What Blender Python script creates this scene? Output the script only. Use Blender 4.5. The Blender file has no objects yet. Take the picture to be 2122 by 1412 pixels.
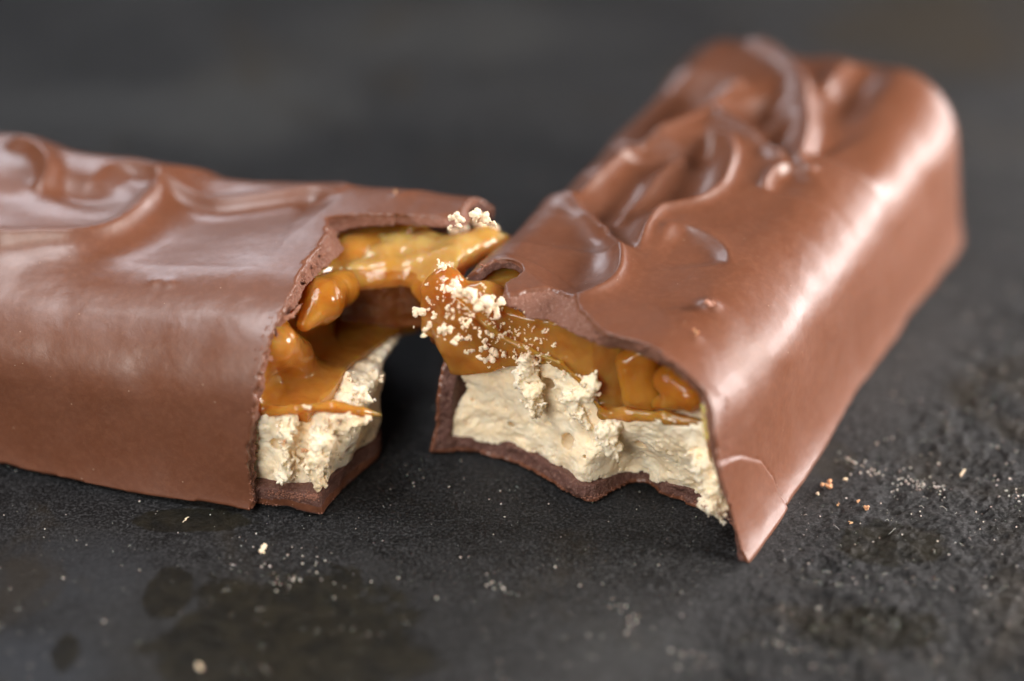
import bpy, math, time
import numpy as np
from mathutils import Vector, Matrix
from mathutils.bvhtree import BVHTree
T0 = time.time()
# ------------------------------------------------------------------ camera, world, lamps
# one unit is one centimetre; the slate is z = 0
SC = bpy.context.scene
COL = SC.collection
PITCH, FPX, DIST = math.radians(33.1), 5900.0, 25.6
cP, sP = math.cos(PITCH), math.sin(PITCH)
CAM = np.array([0, -DIST * cP, DIST * sP])
FW, UP, RT = np.array([0, cP, -sP]), np.array([0, sP, cP]), np.array([1.0, 0, 0])
cd = bpy.data.cameras.new('camera'); co = bpy.data.objects.new('camera', cd); COL.objects.link(co)
co.location = CAM; co.rotation_euler = (math.radians(90) - PITCH, 0, 0)
cd.sensor_width = 36; cd.lens = FPX / 2122 * 36
cd.clip_start = .5; cd.clip_end = 500
cd.dof.use_dof = True; cd.dof.focus_distance = DIST - 2.2; cd.dof.aperture_fstop = cd.lens / 1000 / 1.25
SC.camera = co
SC.view_settings.view_transform = 'Standard'; SC.view_settings.look = 'None'
SC.view_settings.exposure = 0; SC.view_settings.gamma = 1
SC.render.engine = 'CYCLES'
SC.cycles.use_denoising = True
w = bpy.data.worlds.new('World'); SC.world = w; w.use_nodes = True
bgn = w.node_tree.nodes['Background']
bgn.inputs[0].default_value = (.50, .53, .64, 1); bgn.inputs[1].default_value = .06

def area(name, loc, aim, sx, sy, power, col, spread=180):
    l = bpy.data.lights.new(name, 'AREA'); l.shape = 'RECTANGLE'; l.size = sx; l.size_y = sy
    l.energy = power; l.color = col; l.spread = math.radians(spread)
    o = bpy.data.objects.new(name, l); COL.objects.link(o); o.location = loc
    o.rotation_euler = (Vector(aim) - Vector(loc)).to_track_quat('-Z', 'Y').to_euler()
    return o
area('key_softbox', (17, -4.0, 7.5), (1.8, -.5, 1.2), 6, 6, 6000, (1, .92, .86))
area('rim_softbox', (24, 13, 3.4), (1.8, -.5, 1.0), 18, 6.4, 6600, (1, .92, .91))
area('overhead_softbox', (-7, -4, 15), (-.3, -1, 0), 8, 6, 1900, (.97, .97, 1))
area('back_softbox', (-8.5, 16, 11.3), (-3.2, -1.5, 1), 8.5, 5.5, 1250, (.86, .90, 1))
area('front_fill', (-9, -19, 12), (0, -1.5, .5), 9, 8, 3400, (1, .945, .885))

# ------------------------------------------------------------------ helpers
rng = np.random.default_rng(11)
TAB = rng.random((64, 64, 64), dtype=np.float32)

def vn(x, y, z):
    ix = np.floor(x); iy = np.floor(y); iz = np.floor(z)
    fx = (x - ix).astype(np.float32); fy = (y - iy).astype(np.float32); fz = (z - iz).astype(np.float32)
    ix = ix.astype(np.int32) & 63; iy = iy.astype(np.int32) & 63; iz = iz.astype(np.int32) & 63
    fx = fx * fx * (3 - 2 * fx); fy = fy * fy * (3 - 2 * fy); fz = fz * fz * (3 - 2 * fz)
    jx, jy, jz = (ix + 1) & 63, (iy + 1) & 63, (iz + 1) & 63
    a = TAB[ix, iy, iz] * (1 - fx) + TAB[jx, iy, iz] * fx
    b = TAB[ix, jy, iz] * (1 - fx) + TAB[jx, jy, iz] * fx
    c = TAB[ix, iy, jz] * (1 - fx) + TAB[jx, iy, jz] * fx
    d = TAB[ix, jy, jz] * (1 - fx) + TAB[jx, jy, jz] * fx
    a = a * (1 - fy) + b * fy; c = c * (1 - fy) + d * fy
    return (a * (1 - fz) + c * fz) * 2 - 1

def fbm(x, y, z, f, octs=3, s=0.0, gain=.5):
    r = 0; a = 1.0
    for i in range(octs):
        r = r + a * vn(x * f + s, y * f + s * 1.7 + 5.2, z * f - s * .6 + 9.1); f *= 2.13; a *= gain; s += 3.3
    return r

def smin(a, b, k):
    h = np.clip(.5 + .5 * (b - a) / k, 0, 1)
    return b * (1 - h) + a * h - k * h * (1 - h)
def smax(a, b, k): return -smin(-a, -b, k)
def ss(x): x = np.clip(x, 0, 1); return x * x * (3 - 2 * x)

class Table:
    """thin plate surface through scattered (a, b) -> c, kept as a table"""
    def __init__(s, pts, lo, hi, n=(110, 70), reg=.004):
        P = np.array(pts, float); s.lo, s.hi, s.n = np.array(lo), np.array(hi), n
        def phi(r2): return .5 * r2 * np.log(r2 + 1e-9)
        X = P[:, :2]; m = len(P)
        K = phi(((X[:, None] - X[None]) ** 2).sum(-1)) + np.eye(m) * reg
        Q = np.c_[np.ones(m), X]
        A = np.block([[K, Q], [Q.T, np.zeros((3, 3))]])
        c = np.linalg.solve(A, np.r_[P[:, 2], 0, 0, 0])
        ga = np.linspace(lo[0], hi[0], n[0]); gb = np.linspace(lo[1], hi[1], n[1])
        G = np.stack(np.meshgrid(ga, gb, indexing='ij'), -1).reshape(-1, 2)
        V = phi(((G[:, None] - X[None]) ** 2).sum(-1)) @ c[:m] + np.c_[np.ones(len(G)), G] @ c[m:]
        V = np.clip(V, P[:, 2].min() - .06, P[:, 2].max() + .06)
        s.v = V.reshape(n).astype(np.float32)
    def __call__(s, a, b):
        x = np.clip((a - s.lo[0]) / (s.hi[0] - s.lo[0]), 0, .9999) * (s.n[0] - 1)
        y = np.clip((b - s.lo[1]) / (s.hi[1] - s.lo[1]), 0, .9999) * (s.n[1] - 1)
        i = x.astype(np.int32); j = y.astype(np.int32); fx = x - i; fy = y - j
        v = s.v
        return (v[i, j] * (1 - fx) + v[i + 1, j] * fx) * (1 - fy) + (v[i, j + 1] * (1 - fx) + v[i + 1, j + 1] * fx) * fy

def surface_net(fn, lo, hi, h, slack=.05, B=6, newton=2):
    lo = np.array(lo, float); hi = np.array(hi, float)
    nb = np.ceil((hi - lo) / (h * B)).astype(int)
    n = nb * B
    cb = [lo[a] + (np.arange(nb[a]) * B + (B - 1) / 2) * h for a in range(3)]
    C = np.stack(np.meshgrid(*cb, indexing='ij'), -1).reshape(-1, 3)
    fc = fn(C[:, 0], C[:, 1], C[:, 2]).astype(np.float32)
    act = np.abs(fc) < B * h * .87 * 1.15 + slack
    F = np.repeat(np.repeat(np.repeat(fc.reshape(nb), B, 0), B, 1), B, 2)
    bi = np.stack(np.unravel_index(np.nonzero(act)[0], nb), -1)
    o = np.stack(np.meshgrid(*[np.arange(B)] * 3, indexing='ij'), -1).reshape(-1, 3)
    for k in range(0, len(bi), 4000):
        q = (bi[k:k + 4000, None] * B + o[None]).reshape(-1, 3)
        p = lo + q * h
        F[q[:, 0], q[:, 1], q[:, 2]] = fn(p[:, 0], p[:, 1], p[:, 2])
    S = F < 0
    S[0] = S[-1] = False; S[:, 0] = S[:, -1] = False; S[:, :, 0] = S[:, :, -1] = False
    cnt = np.zeros(n - 1, np.int8)
    offs = [(a, b, c) for a in (0, 1) for b in (0, 1) for c in (0, 1)]
    for a, b, c in offs:
        cnt += S[a:n[0] - 1 + a, b:n[1] - 1 + b, c:n[2] - 1 + c]
    mixed = (cnt > 0) & (cnt < 8)
    ids = np.full(n - 1, -1, np.int32)
    I = np.stack(np.nonzero(mixed), -1)
    ids[mixed] = np.arange(len(I))
    V = np.zeros((len(I), 3)); W = np.zeros(len(I))
    for i, oa in enumerate(offs):
        for ob in offs[i + 1:]:
            if sum(abs(x - y) for x, y in zip(oa, ob)) != 1: continue
            A = I + oa; Bq = I + ob
            sa, sb = S[A[:, 0], A[:, 1], A[:, 2]], S[Bq[:, 0], Bq[:, 1], Bq[:, 2]]
            m = sa != sb
            fa, fb = F[A[m, 0], A[m, 1], A[m, 2]], F[Bq[m, 0], Bq[m, 1], Bq[m, 2]]
            t = np.clip(fa / np.where(np.abs(fa - fb) < 1e-9, 1e-9, fa - fb), 0, 1)
            V[m] += A[m] + (Bq[m] - A[m]) * t[:, None]; W[m] += 1
    V = lo + V / W[:, None] * h
    faces = []
    for ax in range(3):
        sl0 = [slice(None)] * 3; sl1 = [slice(None)] * 3
        sl0[ax] = slice(0, -1); sl1[ax] = slice(1, None)
        d0, d1 = S[tuple(sl0)], S[tuple(sl1)]
        for flip, m in ((False, d0 & ~d1), (True, ~d0 & d1)):
            E = np.stack(np.nonzero(m), -1)
            if not len(E): continue
            b, c = [(1, 2), (2, 0), (0, 1)][ax]
            q = []
            for db, dc in ((0, 0), (-1, 0), (-1, -1), (0, -1)):
                e = E.copy(); e[:, b] += db; e[:, c] += dc
                q.append(ids[e[:, 0], e[:, 1], e[:, 2]])
            q = np.stack(q, -1)
            q = q[(q >= 0).all(1)]
            faces.append(q[:, ::-1] if flip else q)
    Q = np.concatenate(faces)
    e = h * .12
    for it in range(newton):
        f0 = fn(V[:, 0], V[:, 1], V[:, 2])
        g = np.stack([(fn(V[:, 0] + e, V[:, 1], V[:, 2]) - f0) / e, (fn(V[:, 0], V[:, 1] + e, V[:, 2]) - f0) / e,
                      (fn(V[:, 0], V[:, 1], V[:, 2] + e) - f0) / e], -1)
        st = -f0[:, None] * g / (np.maximum((g ** 2).sum(1), .25))[:, None]
        ln = np.linalg.norm(st, axis=1, keepdims=True)
        V = V + st * np.minimum(1, .5 * h / np.maximum(ln, 1e-9))
    return V, Q

class Frame:
    def __init__(s, O, ex, ey):
        s.O, s.ex, s.ey = np.array(O, float), np.array(ex, float), np.array(ey, float)
        s.left = np.cross(s.ex, s.ey)[2] < 0
    def w(s, P): P = np.atleast_2d(P); return s.O + P[:, :1] * s.ex + P[:, 1:2] * s.ey + P[:, 2:] * np.array([0, 0, 1.0])
    def l(s, P): d = np.atleast_2d(P) - s.O; return np.c_[d @ s.ex, d @ s.ey, d[:, 2]]
    def on(s, px, py, axis, val):
        """where the sight line of photo pixel (px, py) meets the plane axis = val of this frame"""
        d = FW + RT * (px - 1061) / FPX - UP * (py - 706) / FPX
        n = [s.ex, s.ey, np.array([0, 0, 1.0])][axis]
        t = (val - (CAM - s.O) @ n) / (d @ n)
        return s.l(CAM + t * d)[0]
WORLD = Frame((0, 0, 0), (1, 0, 0), (0, 1, 0))

def to_mesh(name, V, Q, mats, frame=None, mat_idx=None, smooth=True):
    if frame is not None:
        V = frame.w(V)
        if frame.left: Q = Q[:, ::-1]
    me = bpy.data.meshes.new(name)
    me.vertices.add(len(V)); me.vertices.foreach_set('co', np.ascontiguousarray(V, np.float32).ravel())
    k = Q.shape[1]
    me.loops.add(Q.size); me.loops.foreach_set('vertex_index', np.ascontiguousarray(Q, np.int32).ravel())
    me.polygons.add(len(Q)); me.polygons.foreach_set('loop_start', np.arange(0, Q.size, k, dtype=np.int32))
    me.polygons.foreach_set('loop_total', np.full(len(Q), k, np.int32))
    if mat_idx is not None: me.polygons.foreach_set('material_index', mat_idx.astype(np.int32))
    me.update(calc_edges=True); me.validate()
    me.polygons.foreach_set('use_smooth', np.full(len(me.polygons), smooth))
    for m in mats: me.materials.append(m)
    return me

def link(name, me, parent=None, loc=(0, 0, 0)):
    o = bpy.data.objects.new(name, me); COL.objects.link(o)
    if parent is not None: o.parent = parent
    o.location = loc
    return o
def tag(o, label=None, cat=None, group=None, kind=None):
    for k, v in (('label', label), ('category', cat), ('group', group), ('kind', kind)):
        if v: o[k] = v
    return o
def part(name, fn, lo, hi, h, mats, frame, parent, tagfn=None, slack=.05):
    V, Q = surface_net(fn, lo, hi, h, slack)
    mi = None
    if tagfn is not None:
        c = V[Q].mean(1); mi = tagfn(c[:, 0], c[:, 1], c[:, 2])
    base = np.array(parent.location) if parent is not None else np.zeros(3)
    me = to_mesh(name, V, Q, mats, frame, mi)
    me.transform(Matrix.Translation(Vector(-base)))
    print(name, len(Q), round(time.time() - T0, 1))
    return link(name, me, parent)

def capsule(x, y, z, a, b, ra, rb=None, sc=(1, 1, 1)):
    rb = ra if rb is None else rb
    a, b = np.array(a, float), np.array(b, float)
    d = b - a; L = max(d @ d, 1e-9)
    t = np.clip(((x - a[0]) * d[0] + (y - a[1]) * d[1] + (z - a[2]) * d[2]) / L, 0, 1)
    return np.sqrt(((x - a[0] - t * d[0]) / sc[0]) ** 2 + ((y - a[1] - t * d[1]) / sc[1]) ** 2 + ((z - a[2] - t * d[2]) / sc[2]) ** 2) - (ra + (rb - ra) * t)
def ellipsoid(x, y, z, c, r, ax=None):
    dx, dy, dz = x - c[0], y - c[1], z - c[2]
    k = np.sqrt((dx / r[0]) ** 2 + (dy / r[1]) ** 2 + (dz / r[2]) ** 2)
    return (k - 1) * min(r)
def chain(x, y, z, pts, r, k=.03):
    d = None
    for i in range(len(pts) - 1):
        ra = r[i] if hasattr(r, '__len__') else r; rb = r[i + 1] if hasattr(r, '__len__') else r
        c = capsule(x, y, z, pts[i], pts[i + 1], ra, rb)
        d = c if d is None else smin(d, c, k)
    return d

def catmull(P, m=8):
    P = np.array(P, float); P = np.vstack([2 * P[0] - P[1], P, 2 * P[-1] - P[-2]])
    out = []
    for i in range(1, len(P) - 2):
        for t in np.linspace(0, 1, m, endpoint=False):
            a, b, c, d = P[i - 1:i + 3]
            out.append(.5 * (2 * b + (c - a) * t + (2 * a - 5 * b + 4 * c - d) * t * t + (3 * b - a - 3 * c + d) * t ** 3))
    out.append(P[-2]); return np.array(out)

class HeightMap:
    """relief of a coating's top: folds (ridges) along curves and dents, in the bar's own coordinates"""
    def __init__(s, frame, lo, hi, z0, step=.0125):
        s.fr, s.lo, s.z0, s.st = frame, np.array(lo), z0, step
        s.n = (int((hi[0] - lo[0]) / step) + 2, int((hi[1] - lo[1]) / step) + 2)
        s.U, s.V = np.meshgrid(lo[0] + np.arange(s.n[0]) * step, lo[1] + np.arange(s.n[1]) * step, indexing='ij')
        s.h = np.zeros(s.n)
        # the curves wander a little
        s.U2 = s.U + .02 * vn(s.U * 2.2, s.V * 2.2, s.U * 0 + 3); s.V2 = s.V + .02 * vn(s.U * 2.2, s.V * 2.2, s.U * 0 + 8)
    def ridge(s, pts, amp, wid, side=0, drop=0.0, fall=.15, soft=1.6, ends=.12):
        """side +1/-1: the surface on that side of the curve sinks by drop behind the crest over a width fall"""
        P = catmull([s.fr.on(x, y, 2, s.z0)[:2] for x, y in pts])
        best = np.full(s.n, 9.0); sg = np.zeros(s.n); tt = np.zeros(s.n)
        seg = np.linalg.norm(np.diff(P, axis=0), axis=1); cum = np.r_[0, np.cumsum(seg)]
        mg = max(.4, 6 * fall if side else 0)
        m = (s.U > P[:, 0].min() - mg) & (s.U < P[:, 0].max() + mg) & (s.V > P[:, 1].min() - mg) & (s.V < P[:, 1].max() + mg)
        u, v = s.U2[m], s.V2[m]; b = np.full(u.shape, 9.0); g = np.zeros(u.shape); t_ = np.zeros(u.shape)
        for i in range(len(P) - 1):
            d = P[i + 1] - P[i]; L = max(d @ d, 1e-9)
            t = np.clip(((u - P[i, 0]) * d[0] + (v - P[i, 1]) * d[1]) / L, 0, 1)
            dx, dy = u - P[i, 0] - t * d[0], v - P[i, 1] - t * d[1]
            q = np.hypot(dx, dy); k = q < b
            b[k] = q[k]; g[k] = np.sign(d[0] * (v[k] - P[i, 1]) - d[1] * (u[k] - P[i, 0])); t_[k] = (cum[i] + t[k] * seg[i])
        en = np.clip(np.minimum(t_, cum[-1] - t_) / (ends * cum[-1] + 1e-6), 0, 1) ** .7
        hh = amp * np.exp(-(b / wid) ** soft)
        if side:
            x = b / fall; on = (g == side)
            hh = hh - drop * np.where(on, x * np.exp(1 - x), 0) 
        s.h[m] += hh * en
        return s
    def dent(s, px, py, ru, rv, depth, rot=0, p=2.0):
        c = s.fr.on(px, py, 2, s.z0)
        a, b = s.U - c[0], s.V - c[1]; cr, sr = math.cos(rot), math.sin(rot)
        x, y = (a * cr + b * sr) / ru, (-a * sr + b * cr) / rv
        s.h -= depth * np.exp(-(x * x + y * y) ** (p / 2))
        return s
    def smooth(s, n):
        for _ in range(n):
            for ax in (0, 1):
                p = np.pad(s.h, [(1, 1) if a == ax else (0, 0) for a in (0, 1)], 'edge')
                s.h = .25 * (p[:-2] + p[2:]) + .5 * p[1:-1] if ax == 0 else .25 * (p[:, :-2] + p[:, 2:]) + .5 * p[:, 1:-1]
        return s
    def __call__(s, u, v):
        x = np.clip((u - s.lo[0]) / s.st, 0, s.n[0] - 1.001); y = np.clip((v - s.lo[1]) / s.st, 0, s.n[1] - 1.001)
        i = x.astype(np.int32); j = y.astype(np.int32); fx = x - i; fy = y - j; h = s.h
        return (h[i, j] * (1 - fx) + h[i + 1, j] * fx) * (1 - fy) + (h[i, j + 1] * (1 - fx) + h[i + 1, j + 1] * fx) * fy

# ------------------------------------------------------------------ materials
class M:
    def __init__(s, name):
        s.m = bpy.data.materials.new(name); s.m.use_nodes = True; s.t = s.m.node_tree
        s.b = s.t.nodes['Principled BSDF']; s.tc = s.t.nodes.new('ShaderNodeTexCoord')
    def n(s, kind, **kw):
        x = s.t.nodes.new(kind)
        for k, v in kw.items():
            if k.startswith('i_'): x.inputs[k[2:].replace('_', ' ')].default_value = v
            else: setattr(x, k, v)
        return x
    def l(s, a, b): s.t.links.new(a, b)
    def noise(s, scale, detail=4, rough=.55, vec=None, dist=0):
        x = s.n('ShaderNodeTexNoise'); x.inputs['Scale'].default_value = scale; x.inputs['Detail'].default_value = detail
        x.inputs['Roughness'].default_value = rough; x.inputs['Distortion'].default_value = dist
        s.l(vec or s.tc.outputs['Object'], x.inputs['Vector']); return x.outputs['Fac']
    def vor(s, scale, feature='F1', out='Distance', vec=None):
        x = s.n('ShaderNodeTexVoronoi'); x.feature = feature; x.inputs['Scale'].default_value = scale
        s.l(vec or s.tc.outputs['Object'], x.inputs['Vector']); return x.outputs[out]
    def ramp(s, src, stops):
        x = s.n('ShaderNodeValToRGB'); r = x.color_ramp
        while len(r.elements) > 1: r.elements.remove(r.elements[0])
        r.elements[0].position = stops[0][0]; r.elements[0].color = col(stops[0][1])
        for p, c in stops[1:]:
            e = r.elements.new(p); e.color = col(c)
        s.l(src, x.inputs[0]); return x.outputs[0]
    def mixc(s, fac, a, b, mode='MIX'):
        x = s.n('ShaderNodeMix'); x.data_type = 'RGBA'; x.blend_type = mode
        for i, v in ((0, fac), (6, a), (7, b)):
            if hasattr(v, 'is_linked'): s.l(v, x.inputs[i])
            else: x.inputs[i].default_value = v if i == 0 else col(v)
        return x.outputs[2]
    def math(s, op, a, b=0.0, c=0.0, clamp=False):
        x = s.n('ShaderNodeMath'); x.operation = op; x.use_clamp = clamp
        for i, v in enumerate((a, b, c)):
            if hasattr(v, 'is_linked'): s.l(v, x.inputs[i])
            else: x.inputs[i].default_value = v
        return x.outputs[0]
    def bump(s, h, strength, dist, prev=None):
        x = s.n('ShaderNodeBump'); x.inputs['Strength'].default_value = strength; x.inputs['Distance'].default_value = dist
        s.l(h, x.inputs['Height'])
        if prev is not None: s.l(prev, x.inputs['Normal'])
        return x.outputs[0]
    def set(s, **kw):
        for k, v in kw.items():
            i = s.b.inputs[k.replace('_', ' ')]
            if hasattr(v, 'is_linked'): s.l(v, i)
            else: i.default_value = v
        return s.m
def col(c):
    if hasattr(c, '__len__'): return tuple(c) + (1,) * (4 - len(c))
    return (c, c, c, 1)

def mat_chocolate():
    m = M('milk_chocolate')
    big = m.noise(1.1, 5, .6, dist=.6); fine = m.noise(60, 3, .6)
    spk = m.ramp(m.vor(28), [(0.0, 1.0), (.07, 1.0), (.12, 0.0)])
    dots = m.ramp(m.vor(7), [(0.0, 1.0), (.035, 1.0), (.05, 0.0)])
    pores = m.ramp(m.vor(17), [(0.0, 1.0), (.04, 1.0), (.07, 0.0)])
    base = m.mixc(big, (.130, .044, .0205), (.182, .067, .033))
    base = m.mixc(m.ramp(m.noise(19, 4, .7), [(.45, 0.0), (.75, .35)]), base, (.26, .105, .055))
    base = m.mixc(m.math('MULTIPLY', spk, .16), base, (.36, .18, .10))
    base = m.mixc(m.math('MULTIPLY', dots, .5), base, (.55, .36, .24))
    base = m.mixc(m.math('MULTIPLY', pores, .35), base, (.07, .022, .012))
    patch = m.ramp(m.vor(2.6, 'SMOOTH_F1', vec=None), [(.25, 0.0), (.55, 1.0)])
    rg = m.math('MULTIPLY_ADD', m.noise(3.1, 6, .65, dist=1.5), .22, .27)
    rg = m.math('MULTIPLY_ADD', patch, .06, rg)
    smear = m.n('ShaderNodeMapping'); smear.inputs['Scale'].default_value = (1.0, .6, 2.0); m.l(m.tc.outputs['Object'], smear.inputs[0])
    bp = m.bump(m.noise(1.8, 3, .45), .5, .06)
    bp = m.bump(m.noise(7, 4, .6, dist=1.0), .16, .015, bp)
    bp = m.bump(fine, .08, .01, bp)
    bp = m.bump(dots, .3, .010, bp)
    bp = m.bump(pores, -.3, .010, bp)
    return m.set(Base_Color=base, Roughness=rg, Normal=bp, Subsurface_Weight=.2, Subsurface_Scale=.04,
                 Subsurface_Radius=(1.0, .45, .25), Specular_IOR_Level=.6, Coat_Weight=.11, Coat_Roughness=.12)

def mat_broken(name, a, b, light=(.42, .26, .20)):
    m = M(name)
    spk = m.ramp(m.noise(34, 3, .7), [(.52, 0.0), (.66, 1.0)])
    base = m.mixc(m.noise(5, 4), a, b)
    base = m.mixc(m.math('MULTIPLY', spk, .5), base, light)
    bp = m.bump(m.noise(16, 5, .7), .8, .05)
    bp = m.bump(m.noise(60, 2, .6), .6, .012, bp)
    return m.set(Base_Color=base, Roughness=.62, Normal=bp, Subsurface_Weight=.15, Subsurface_Scale=.04,
                 Subsurface_Radius=(1.0, .45, .25), Specular_IOR_Level=.4)

def mat_nougat():
    m = M('whipped_nougat')
    base = m.mixc(m.ramp(m.noise(4.0, 4), [(.35, 0.0), (.65, 1.0)]), (.99, .77, .50), (1.0, .87, .66))
    base = m.mixc(m.ramp(m.noise(2.2, 3), [(.58, 0.0), (.72, .35)]), base, (.80, .50, .25))
    bp = m.bump(m.noise(60, 4, .8), .45, .010)
    return m.set(Base_Color=base, Roughness=.8, Normal=bp, Subsurface_Weight=.35, Subsurface_Scale=.08,
                 Subsurface_Radius=(1.0, .75, .45), Specular_IOR_Level=.3)

def mat_caramel(name, a, b, sc=.35, tr=.5):
    m = M(name)
    base = m.mixc(m.ramp(m.noise(2.6, 3, dist=.8), [(.35, 0.0), (.65, 1.0)]), a, b)
    bp = m.bump(m.noise(5, 3, .5, dist=.8), .35, .05)
    bp = m.bump(m.noise(45, 2), .06, .01, bp)
    return m.set(Base_Color=base, Roughness=m.math('MULTIPLY_ADD', m.noise(7, 3), .22, .06), Normal=bp, Subsurface_Weight=1.0, Subsurface_Scale=sc,
                 Subsurface_Radius=(1.0, .40, .07), Transmission_Weight=tr, IOR=1.42, Specular_IOR_Level=.5, Coat_Weight=.2, Coat_Roughness=.06)

def mat_slate():
    m = M('slate')
    pos = m.tc.outputs['Object']
    sp = m.n('ShaderNodeSeparateXYZ'); m.l(pos, sp.inputs[0]); X, Y = sp.outputs[0], sp.outputs[1]
    big = m.noise(.45, 6, .6, dist=.5); mid = m.noise(4.5, 8, .72, dist=.3); fine = m.noise(38, 8, .88)
    base = m.mixc(m.ramp(big, [(.42, 0.0), (.66, 1.0)]), (.0050, .0055, .0062), (.034, .0340, .0335))
    base = m.mixc(m.ramp(mid, [(.44, 0.0), (.72, .75)]), base, (.034, .034, .036))
    base = m.mixc(m.ramp(mid, [(.30, .8), (.46, 0.0)]), base, (.006, .006, .0064))
    base = m.mixc(m.ramp(fine, [(.40, .75), (.48, 0.0)]), base, (.004, .004, .0045))
    base = m.mixc(m.ramp(fine, [(.505, 0.0), (.585, .8)]), base, (.12, .122, .125))
    # paler cloudy and brown patches of the stone, and painted reflection at lower left
    for cx, cy, rx, ry, k, tint in PALE_PATCHES:
        dx = m.math('DIVIDE', m.math('SUBTRACT', X, cx), rx); dy = m.math('DIVIDE', m.math('SUBTRACT', Y, cy), ry)
        d = m.math('ADD', m.math('MULTIPLY', dx, dx), m.math('MULTIPLY', dy, dy))
        d = m.math('ADD', d, m.math('MULTIPLY_ADD', m.noise(.9, 5, .6, dist=.8), 2.0, -1.0))
        base = m.mixc(m.ramp(d, [(.1, k), (1.5, 0.0)]), base, tint)
    brown = m.ramp(m.noise(.62, 6, .62, dist=.7), [(.54, 0.0), (.66, 1.0)])
    base = m.mixc(m.math('MULTIPLY', brown, .5), base, (.044, .032, .017))
    # greasy stains, each where it lies on the slate
    wob = m.math('MULTIPLY_ADD', m.noise(1.7, 5, .62, dist=.6), 2.4, -1.2)
    wob2 = m.math('MULTIPLY_ADD', m.noise(6.5, 5, .65), .8, -.4)
    tot = None
    for cx, cy, rx, ry in STAINS:
        dx = m.math('DIVIDE', m.math('SUBTRACT', X, cx), rx); dy = m.math('DIVIDE', m.math('SUBTRACT', Y, cy), ry)
        d = m.math('ADD', m.math('MULTIPLY', dx, dx), m.math('MULTIPLY', dy, dy))
        d = m.math('ADD', m.math('ADD', d, wob), wob2)
        k = m.ramp(d, [(.80, 1.0), (1.0, 0.0)])
        tot = k if tot is None else m.math('MAXIMUM', tot, k)
    base = m.mixc(m.math('MULTIPLY', tot, .82), base, m.mixc(m.ramp(mid, [(.4, 0.0), (.6, 1.0)]), (.0075, .0075, .005), (.024, .020, .010)))
    rg = m.math('SUBTRACT', m.math('MULTIPLY_ADD', mid, .38, .26), m.math('MULTIPLY', tot, .10))
    bp = m.bump(m.noise(9, 7, .75), .8, .06)
    bp = m.bump(fine, 1.0, .024, bp)
    bp = m.bump(m.noise(110, 3, .7), .6, .006, bp)
    return m.set(Base_Color=base, Roughness=rg, Normal=bp, Specular_IOR_Level=.22)
def gp(px, py, z=0): return WORLD.on(px, py, 2, z)
STAINS = [(*gp(600, 1330)[:2], 1.15, .95), (*gp(345, 1230)[:2], .22, .35), (*gp(400, 1075)[:2], .55, .16), (*gp(135, 1350)[:2], .10, .26),
          (*gp(1850, 1120)[:2], .50, .30), (*gp(1800, 1300)[:2], .7, .25), (*gp(1700, 950)[:2], .3, .3)]
PALE_PATCHES = [(*gp(520, 210)[:2], 1.3, 1.2, .8, (.075, .075, .072)), (*gp(150, 230)[:2], 1.5, .8, .7, (.065, .066, .066)), (*gp(900, 60)[:2], 1.8, 1.0, .6, (.068, .068, .065)),
                (*gp(1950, 60)[:2], 1.6, 1.3, .8, (.050, .036, .018)), (*gp(160, 1190)[:2], .9, .7, .6, (.050, .054, .062)), (*gp(60, 1370)[:2], .8, .5, .7, (.055, .060, .070)), (*gp(1320, 1350)[:2], .7, .5, .5, (.050, .052, .052))]  # the two bluish patches paint the back light's reflection into the slate
CHOC = mat_chocolate()
BROKEN = mat_broken('broken_milk_chocolate', (.27, .120, .078), (.215, .088, .055))
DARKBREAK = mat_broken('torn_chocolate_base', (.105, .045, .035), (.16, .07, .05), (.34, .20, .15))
NOUG = mat_nougat()
CRUMB = M('nougat_crumb'); CRUMB = CRUMB.set(Base_Color=(.94, .75, .54, 1), Roughness=.7, Subsurface_Weight=.2, Subsurface_Scale=.02)
CARAMEL = mat_caramel('caramel', (.62, .23, .035), (.74, .34, .075))
CARDARK = mat_caramel('amber_caramel', (.58, .20, .020), (.72, .33, .05), .22, .45)
CARSHADE = mat_caramel('shaded_caramel', (.13, .034, .006), (.20, .06, .012), .10, .35)  # darkened copy of the caramel: the curtain's shade is put into its colour
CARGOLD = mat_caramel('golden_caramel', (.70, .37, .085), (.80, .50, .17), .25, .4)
CARPALE = mat_caramel('pale_caramel', (.82, .50, .16), (.90, .62, .26), .12, 0)
SLATE = mat_slate()

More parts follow.
